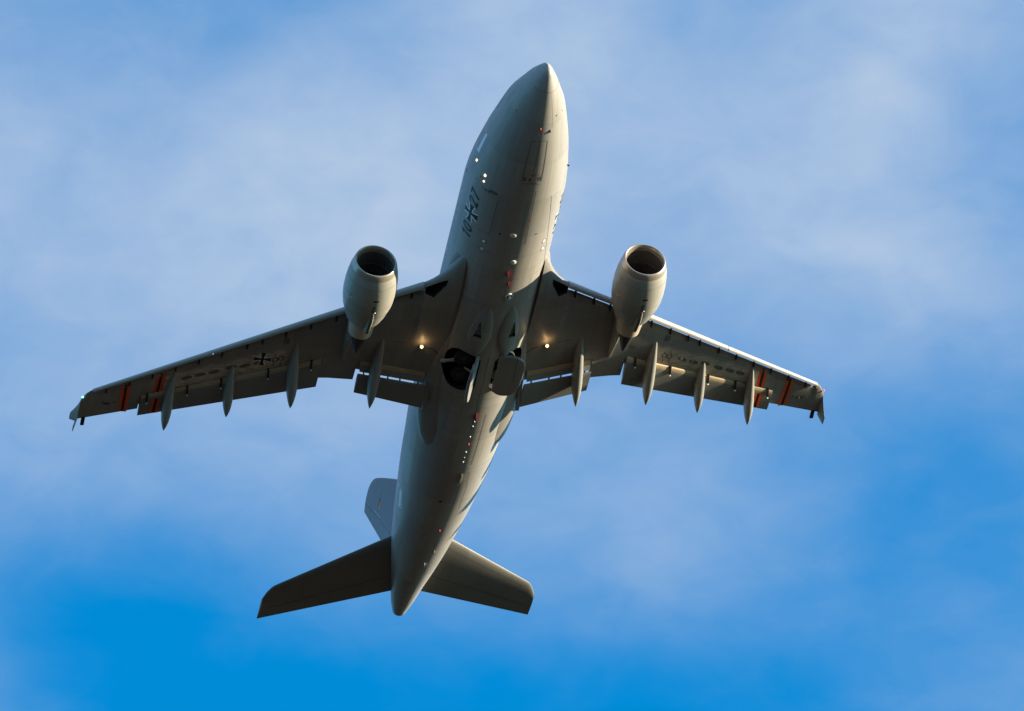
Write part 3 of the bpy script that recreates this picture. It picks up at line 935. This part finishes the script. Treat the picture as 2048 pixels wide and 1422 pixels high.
    f1.loft(rings)
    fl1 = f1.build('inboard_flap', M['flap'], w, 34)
    f = MB().loft([foil((23.45, -1.38), (25.33, -1.96), .12, y=sg * yy) for yy in (2.62, 2.84)])
    f.build('flap_end_plate', M['flap'], fl1)
    v = MB(); rings = []
    for y in (3.0, 4.0, 5.0, 6.0, 6.72):
        lo, up = cuts(y)
        z0 = wing_pt(y, lo, True).z
        rings.append(foil((lo - .06, z0 - .02), (lo + .55, z0 - .27), .20, y=sg * y, droop=.05))
    v.loft(rings, matf=lambda i, j: 0 if (j in range(9, 24)) else 1)
    vane = v.build('flap_vane', [M['tan'], M['flap']], w, 34)
    for y in (3.3, 4.35, 5.05, 6.45):
        lo, up = cuts(y)
        MB().bar(P(lo + .1, sg * y, wing_pt(y, lo, True).z - .02), P(lo + 1.0, sg * y, wing_pt(y, lo, True).z - .36), .06, .12).build('flap_bracket', M['dark'], w)
    f2 = MB(); rings = []
    for y in list(np.linspace(8.92, 18.5, 13)):
        lo, up = cuts(y); te = OUT_TE(y)
        rings.append(foil((lo - .05, wing_pt(y, lo, True).z - .02), te, .15 - .0 * y, y=sg * y, droop=.02))
    f2.loft(rings, matf=lambda i, j: 1 if 12 <= j <= 22 else 0)
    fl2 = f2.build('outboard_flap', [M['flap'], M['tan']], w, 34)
    # band carried on across the flap
    def flap_low(u, v, off=.01):
        lo, up = cuts(v); te = OUT_TE(v); l = Vector((lo - .05, wing_pt(v, lo, True).z - .02)); tv = Vector(te)
        x = min(1, max(0, (u - l.x) / (tv.x - l.x))); d = tv - l; c = d.length; t = .15
        yt = 5 * t * (.2969 * math.sqrt(x) - .126 * x - .3516 * x * x + .2843 * x ** 3 - .1015 * x ** 4) * c + .004 * x
        cm = .02 * c * math.sin(math.pi * x ** .8); d.normalize(); nn = Vector((-d.y, d.x)); p = l + d * x * c + nn * (cm - yt - off)
        return P(p.x, sg * v, p.y)
    b = MB(); yb = 17.66; lo = cuts(yb)[0] + .36; te = OUT_TE(yb)[0] - .03
    for dy, wd, mt in ((-.165, .17, 0), (0, .15, 1), (.165, .17, 0)):
        sheet(b, stroke([(lo, yb + dy), ((lo + te) / 2, yb + dy), (te, yb + dy)], wd), flap_low, mt, .25)
    b.build('warning_band', [M['orange'], M['black']], fl2, recalc=False)
    for y in (9.45, 11.75, 14.25, 16.05, 18.2):
        lo, up = cuts(y); z0 = wing_pt(y, lo, True).z
        k_ = MB().bar(P(lo - .12, sg * y, z0 - .03), P(lo + .36, sg * y, z0 - .22), .09, .16).build('flap_bracket', M['dark'], w)
        MB().dome(P(lo + .40, sg * y, z0 - .30), (0, 0, -1), .045, .06, 10, 3).build('bracket_cap', M['white'], k_)

    # flap track fairings
    FF = (((19.72, 5.73, -1.02), (24.84, 6.02, -2.19), .33), ((20.98, 10.47, -.51), (25.41, 10.39, -1.53), .33),
          ((22.92, 13.76, -.08), (26.60, 13.80, -.98), .30), ((24.02, 16.9, .13), (27.96, 17.13, -.62), .29))
    rp = pchip([0, .06, .18, .32, .46, .58, .70, .82, .91, .97, 1.0], [.03, .20, .46, .72, .90, .99, 1.0, .84, .55, .24, .02])
    for a, b_, rad in FF:
        rings = []
        for i in range(33):
            t = i / 32
            s = a[0] + (b_[0] - a[0]) * t; y = a[1] + (b_[1] - a[1]) * t
            z = a[2] + .12 + (b_[2] - a[2] - .12) * (.42 * t + .58 * t * t)
            r_ = rad * rp(t); ring = []
            for j in range(24):
                th = 2 * math.pi * j / 24
                vz = math.copysign(abs(math.cos(th)) ** .8, math.cos(th)); vy = math.copysign(abs(math.sin(th)) ** .72, math.sin(th))
                ring.append(P(s, sg * (y + .92 * r_ * vy * (1 if vz > 0 else 1 - .28 * abs(vz) ** 2)), z + r_ * (1.25 * vz if vz < 0 else 1.6 * vz)))
            rings.append(ring)
        fr = MB().loft(rings).build('flap_track_fairing', M['fairing'], w, 50)
        # joint where the moving tail of the fairing begins
        jt = MB()
        for tt in (.50,):
            i = int(tt * 32)
            c0 = [Vector(p) for p in rings[i]]; ctr = sum(c0, Vector()) / 24; n2 = [ctr + (p - ctr) * 1.012 for p in c0]
            jt.loft([n2, [p + Vector((-.035, 0, 0)) for p in n2]], False, False)
        jt.build('fairing_joint', M['softseam'], fr)

    # wing tip: swept fence plate, lamp, little trailing fairing
    zt = zc_(21.8)
    t = MB()
    for tip_z, l1, t1 in ((.55, 28.35, 28.93), (-.47, 28.3, 28.92)):
        rings = []
        for k in (0, .25, .5, .75, 1.0):
            le, te = 26.85 + (l1 - 26.85) * k ** .8, 28.60 + (t1 - 28.60) * k
            ring = []
            for j in range(16):
                q = 2 * math.pi * j / 16
                ring.append(P((le + te) / 2 + (te - le) / 2 * math.cos(q), sg * (21.78 + .27 * k + .035 * math.sin(q)), zt + tip_z * k))
            rings.append(ring)
        t.loft(rings)
    t.build('wingtip_fence', M['fairing'], w, 40)
    MB().bar(P(28.2, sg * 21.45, zt - .02), P(28.80, sg * 21.45, zt - .05), .20, .10).build('tip_fairing', M['dark'], w)
    MB().dome(P(26.62, sg * 21.74, zt - .06), (0.3, sg * .6, -.8), .06, .06).build('navigation_light', M['nav_red' if sg > 0 else 'nav_green'], w)

    # landing lamp under the wing root, lit
    lp = P(20.62, sg * 3.65, wing_pt(3.65, 20.62, True).z)
    L = MB(); aim = Vector((.72, 0, -.69))
    L.tube(lp + Vector((0, 0, .05)), lp + Vector((.02, 0, -.20)), .13, .12, 20)
    ln = L.build('landing_light', M['lip'], w)
    MB().dome(lp + Vector((.03, 0, -.15)) + aim * .10, aim, .085, .05, 20).build('lamp_lens', M['lamp'], ln)
    ld = bpy.data.lights.new('lamp', 'POINT'); ld.energy = 2.4; ld.color = (1, .62, .26); ld.shadow_soft_size = .08
    lo_ = bpy.data.objects.new('lamp_bulb', ld); COL.objects.link(lo_); lo_.parent = ln; lo_.location = lp + Vector((.38, 0, -.30))
    return w


wings = {sg: make_wing(sg) for sg in (1, -1)}

# ------------------------------------------------------------------ engines
def make_engine(sg):
    yE = 7.76; ex = lambda s: -2.47 - .02 * (s - 13.15)
    tilt = .09
    def ring(s, r, n=72, tl=0.0, ov=1.0):
        out = []
        for j in range(n):
            a = 2 * math.pi * j / n
            dz = r * math.cos(a)
            out.append(P(s - tl * dz, sg * yE + r * math.sin(a) * ov, ex(s) + dz))
        return out
    # outer cowl, closed round to the fan duct
    mb = MB()
    prof = [(13.50, 1.275), (13.75, 1.35), (14.2, 1.425), (14.7, 1.465), (15.3, 1.47), (15.8, 1.425), (16.3, 1.325), (16.8, 1.165), (17.25, .985), (17.26, .965), (16.9, 1.02), (16.4, 1.08)]
    mb.loft([ring(s, r, tl=tilt * max(0, 1 - (s - 13.15) / 2.5)) for s, r in prof], False, False)
    cowl = mb.build('engine', M['cowl'], air, 40, recalc=False)
    # polished lip
    lp = [(13.50, 1.277), (13.32, 1.235), (13.2, 1.19), (13.14, 1.15), (13.13, 1.12), (13.16, 1.085), (13.24, 1.06), (13.36, 1.045), (13.5, 1.04)]
    MB().loft([ring(s, r, tl=tilt * max(0, 1 - (s - 13.15) / 2.5)) for s, r in lp], False, False).build('inlet_lip', M['lip'], cowl, 60, recalc=False)
    b = MB()
    b.loft([ring(s, r, tl=tilt * max(0, 1 - (s - 13.15) / 2.5)) for s, r in ((13.5, 1.04), (13.9, 1.05), (14.3, 1.08), (14.7, 1.11), (15.1, 1.12))], False, False)
    b.loft([ring(14.28, 1.079), ring(14.30, 1.06), ring(14.36, 1.06), ring(14.38, 1.083)], False, False)
    b.build('inlet_duct', M['liner'], cowl, 40, recalc=False)
    # fan: blades and spinner
    fb = MB(); nb = 38
    for i in range(nb):
        a = 2 * math.pi * i / nb
        rows = []
        for r, tw, c in ((.42, 25, .24), (.75, 42, .26), (1.10, 60, .28)):
            pts = []
            for u in (-.5, .5):
                da = u * c * math.sin(R(tw)) / r; ds = u * c * math.cos(R(tw))
                pts.append(P(15.0 + ds, sg * yE + r * math.sin(a + da), ex(15) + r * math.cos(a + da)))
            rows.append(pts)
        b0 = len(fb.v)
        for r_ in rows: fb.v += [tuple(p) for p in r_]
        for k in (0, 2): fb.face((b0 + k, b0 + k + 1, b0 + k + 3, b0 + k + 2))
    fan = fb.build('fan', M['blade'], cowl, recalc=False)
    MB().loft([ring(15.25, .43, 32), ring(15.0, .42, 32), ring(14.75, .30, 32), ring(14.55, .14, 32), ring(14.48, .01, 32)], True, True).build('spinner', M['dark'], fan)
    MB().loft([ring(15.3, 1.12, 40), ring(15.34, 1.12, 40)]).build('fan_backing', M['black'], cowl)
    # core cowl, nozzle and plug
    MB().loft([ring(16.0, .95), ring(16.8, .88), ring(17.3, .80), ring(17.5, .765)], False, False).build('core_cowl', M['nozzle'], cowl, recalc=False)
    MB().loft([ring(17.48, .775), ring(18.0, .70), ring(18.46, .645), ring(18.47, .61), ring(18.2, .62), ring(17.9, .63)], False, False).build('exhaust_nozzle', M['nozzle'], cowl, recalc=False)
    MB().loft([ring(17.9, .52), ring(18.5, .48), ring(19.0, .38), ring(19.5, .24), ring(20.0, .09), ring(20.08, .03)]).build('exhaust_plug', M['plug'], cowl)
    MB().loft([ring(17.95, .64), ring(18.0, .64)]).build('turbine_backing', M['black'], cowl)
    # keel fairing along the bottom, its bottom face coloured dark for recess shade, and a drain slot
    k = MB(); rings = []
    for s, w_, h in ((15.75, .03, .0), (16.0, .12, .05), (16.5, .15, .12), (17.0, .15, .20), (17.45, .14, .25), (17.6, .12, .22)):
        rr = pchip([p[0] for p in prof[:9]] + [18.3], [p[1] for p in prof[:9]] + [.72])(s)
        zb = ex(s) - rr
        rings.append([P(s, sg * yE + w_, zb + .10), P(s, sg * yE + w_ * .95, zb - h * .6), P(s, sg * yE + w_ * .6, zb - h), P(s, sg * yE - w_ * .6, zb - h), P(s, sg * yE - w_ * .95, zb - h * .6), P(s, sg * yE - w_, zb + .10)])
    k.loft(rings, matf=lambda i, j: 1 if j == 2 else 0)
    k.build('keel_fairing', [M['cowl'], M['stain_shade']], cowl, 30)
    d = MB()
    def cs(s, a, off=.008):
        rr = pchip([p[0] for p in prof[:9]], [p[1] for p in prof[:9]])(s) + off
        tl = tilt * max(0, 1 - (s - 13.15) / 2.5)
        return P(s - tl * -rr * math.cos(R(a)), sg * yE + rr * math.sin(R(a)), ex(s) - rr * math.cos(R(a)))
    csf = lambda u, v: cs(u, math.degrees(v / 1.4))
    Aq = lambda a: R(a) * 1.4
    sheet(d, rect2d(14.75, Aq(-5), 14.86, Aq(7)), csf, 0, .1)
    sheet(d, rect2d(15.2, Aq(-4), 15.75, Aq(2)), csf, 4, .1)
    sheet(d, stroke([(15.5, Aq(t)) for t in range(-100, 101, 10)], .012), csf, 1)
    sheet(d, stroke([(14.05, Aq(t)) for t in range(-100, 101, 10)], .012), csf, 1)
    sheet(d, stroke([(16.2, Aq(t)) for t in range(-100, 101, 10)], .016), csf, 1)
    sheet(d, stroke([(14.9, 0), (15.18, 0)], .014), csf, 1)
    sheet(d, stroke([(14.9, Aq(-75)), (14.9, Aq(-60)), (15.25, Aq(-60))], .03) , csf, 2)
    sheet(d, disc2d((15.1, Aq(-58)), .05, .05) + disc2d((15.25, Aq(-66)), .05, .05), csf, 3)
    d.build('cowl_marking', [M['black'], M['softseam'], M['red'], M['white'], M['stain_shade']], cowl, recalc=False)
    MB().dome(cs(15.72, 4), (0, 0, -1), .04, .06, 10, 3).build('latch', M['white'], cowl)
    # pylon from the top of the cowl to the wing underside
    rings = []
    for s, z0, z1, w_ in ((14.3, -1.15, -1.05, .02), (14.9, -1.25, -.80, .16), (16.0, -1.35, -.55, .24), (17.3, -1.55, -.35, .28), (18.4, -1.75, -.3, .28), (19.4, -1.70, -.35, .24), (20.6, -1.40, -.4, .20), (21.6, -1.12, -.5, .12), (22.3, -.98, -.6, .02)):
        rings.append([P(s, sg * yE + w_ * math.sin(2 * math.pi * j / 16), (z0 + z1) / 2 + (z1 - z0) / 2 * math.cos(2 * math.pi * j / 16)) for j in range(16)])
    MB().loft(rings).build('pylon', M['fairing'], air, 60)


for sg in (1, -1): make_engine(sg)

# ------------------------------------------------------------------ tail
def tail_sec(y, sg):
    t = (y - 1.0) / 7.15
    le = 38.05 + 5.05 * (y - 1.0) / 6.6
    if y > 7.5: le += .75 * ((y - 7.5) / .65) ** 2.4
    te = 43.15 + 2.90 * t
    z = 1.40 + .79 * t
    return foil((le, z - .13), (te, z + .06), .10, n=18, y=sg * y)


for sg in (1, -1):
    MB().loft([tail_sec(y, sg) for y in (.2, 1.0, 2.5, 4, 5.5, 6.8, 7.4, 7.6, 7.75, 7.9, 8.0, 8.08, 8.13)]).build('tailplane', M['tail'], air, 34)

for tp, sg in [(o, sg) for o, sg in zip([o for o in COL.objects if o.name.startswith('tailplane')], (1, -1))]:
    def tlow(u, v, off=.008):
        t = (v - 1.0) / 7.15; le = 38.05 + 5.05 * (v - 1.0) / 6.6; te = 43.15 + 2.90 * t; z = 1.40 + .79 * t
        x = min(1, max(0, (u - le) / (te - le))); c = te - le
        yt = .5 * (.2969 * math.sqrt(x) - .126 * x - .3516 * x * x + .2843 * x ** 3 - .1015 * x ** 4) * c + .004 * x
        return P(u, sg * v, z - .13 + .19 * x - yt - off)
    hl = lambda v, k: (38.05 + 5.05 * (v - 1.0) / 6.6) * (1 - k) + (43.15 + 2.90 * (v - 1.0) / 7.15) * k
    q = MB()
    sheet(q, stroke([(hl(v, .69), v) for v in (1.3, 4, 7.7)], .035), tlow, 0, .5)
    sheet(q, stroke([(hl(v, .13), v) for v in (1.4, 4, 7.4)], .02), tlow, 1, .5)
    for v in (2.6, 4.3, 6.0): sheet(q, stroke([(hl(v, .14), v), (hl(v, .4), v), (hl(v, .68), v)], .016), tlow, 1, .5)
    add_to(tp, q, [M['seam'], M['softseam']])

# fin (with rudder hinge line) standing on the rear fuselage
finle = pchip([1.9, 2.6, 3.2, 7.0, 10.2, 10.45, 10.7, 10.86, 10.93], [32.9, 34.6, 35.8, 39.52, 42.60, 42.88, 43.3, 43.75, 44.3])
finte = lambda z: 42.75 + .383 * (z - 2.2)
def finsec(z, which):
    le, te = finle(z), finte(z); hg = te - (te - le) * .27 if z < 10.7 else te - .8
    pts = []; n = 16; c = te - le; t = .10
    xs = [(1 - math.cos(math.pi * i / n)) / 2 for i in range(n + 1)]
    a, b = (0, (hg - .012 - le) / c) if which == 0 else ((hg + .012 - le) / c, 1)
    def h(x): return 5 * t * (.2969 * math.sqrt(x) - .126 * x - .3516 * x * x + .2843 * x ** 3 - .1015 * x ** 4) * c + .004
    X = [a + (b - a) * x for x in xs]
    for x in reversed(X): pts.append(P(le + c * x, -h(x), z))
    for x in X[1 if which == 0 else 0:]: pts.append(P(le + c * x, h(x), z))
    return pts
zs = [1.6, 2.2, 2.6, 3.2, 4.5, 6, 7.5, 9, 10.0, 10.3, 10.5, 10.65, 10.78, 10.86, 10.91]
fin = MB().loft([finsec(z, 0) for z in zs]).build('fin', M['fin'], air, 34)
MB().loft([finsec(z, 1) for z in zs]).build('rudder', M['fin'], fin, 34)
# national colours on the fin's starboard and port faces
for sg in (1, -1):
    fl = MB()
    def fsd(u, v, off=.012):
        le, te = finle(v), finte(v); c = te - le; x = (u - le) / c; t = .10
        return P(u, sg * (5 * t * (.2969 * math.sqrt(x) - .126 * x - .3516 * x * x + .2843 * x ** 3 - .1015 * x ** 4) * c + .004 + off), v)
    for i, mt in enumerate((0, 1, 2)):
        sheet(fl, rect2d(42.45, 8.42 - .14 * (i + 1), 43.1, 8.42 - .14 * i), fsd, mt, .4)
    fl.build('flag_marking', [M['black'], M['red'], M['gold']], fin, recalc=False)
    l2 = MB(); sheet(l2, stroke([(44.05, 9.0), (43.3, 7.65)], .045), fsd, 0, .4)
    l2.build('rudder_stripe', M['cream'], fin, recalc=False)
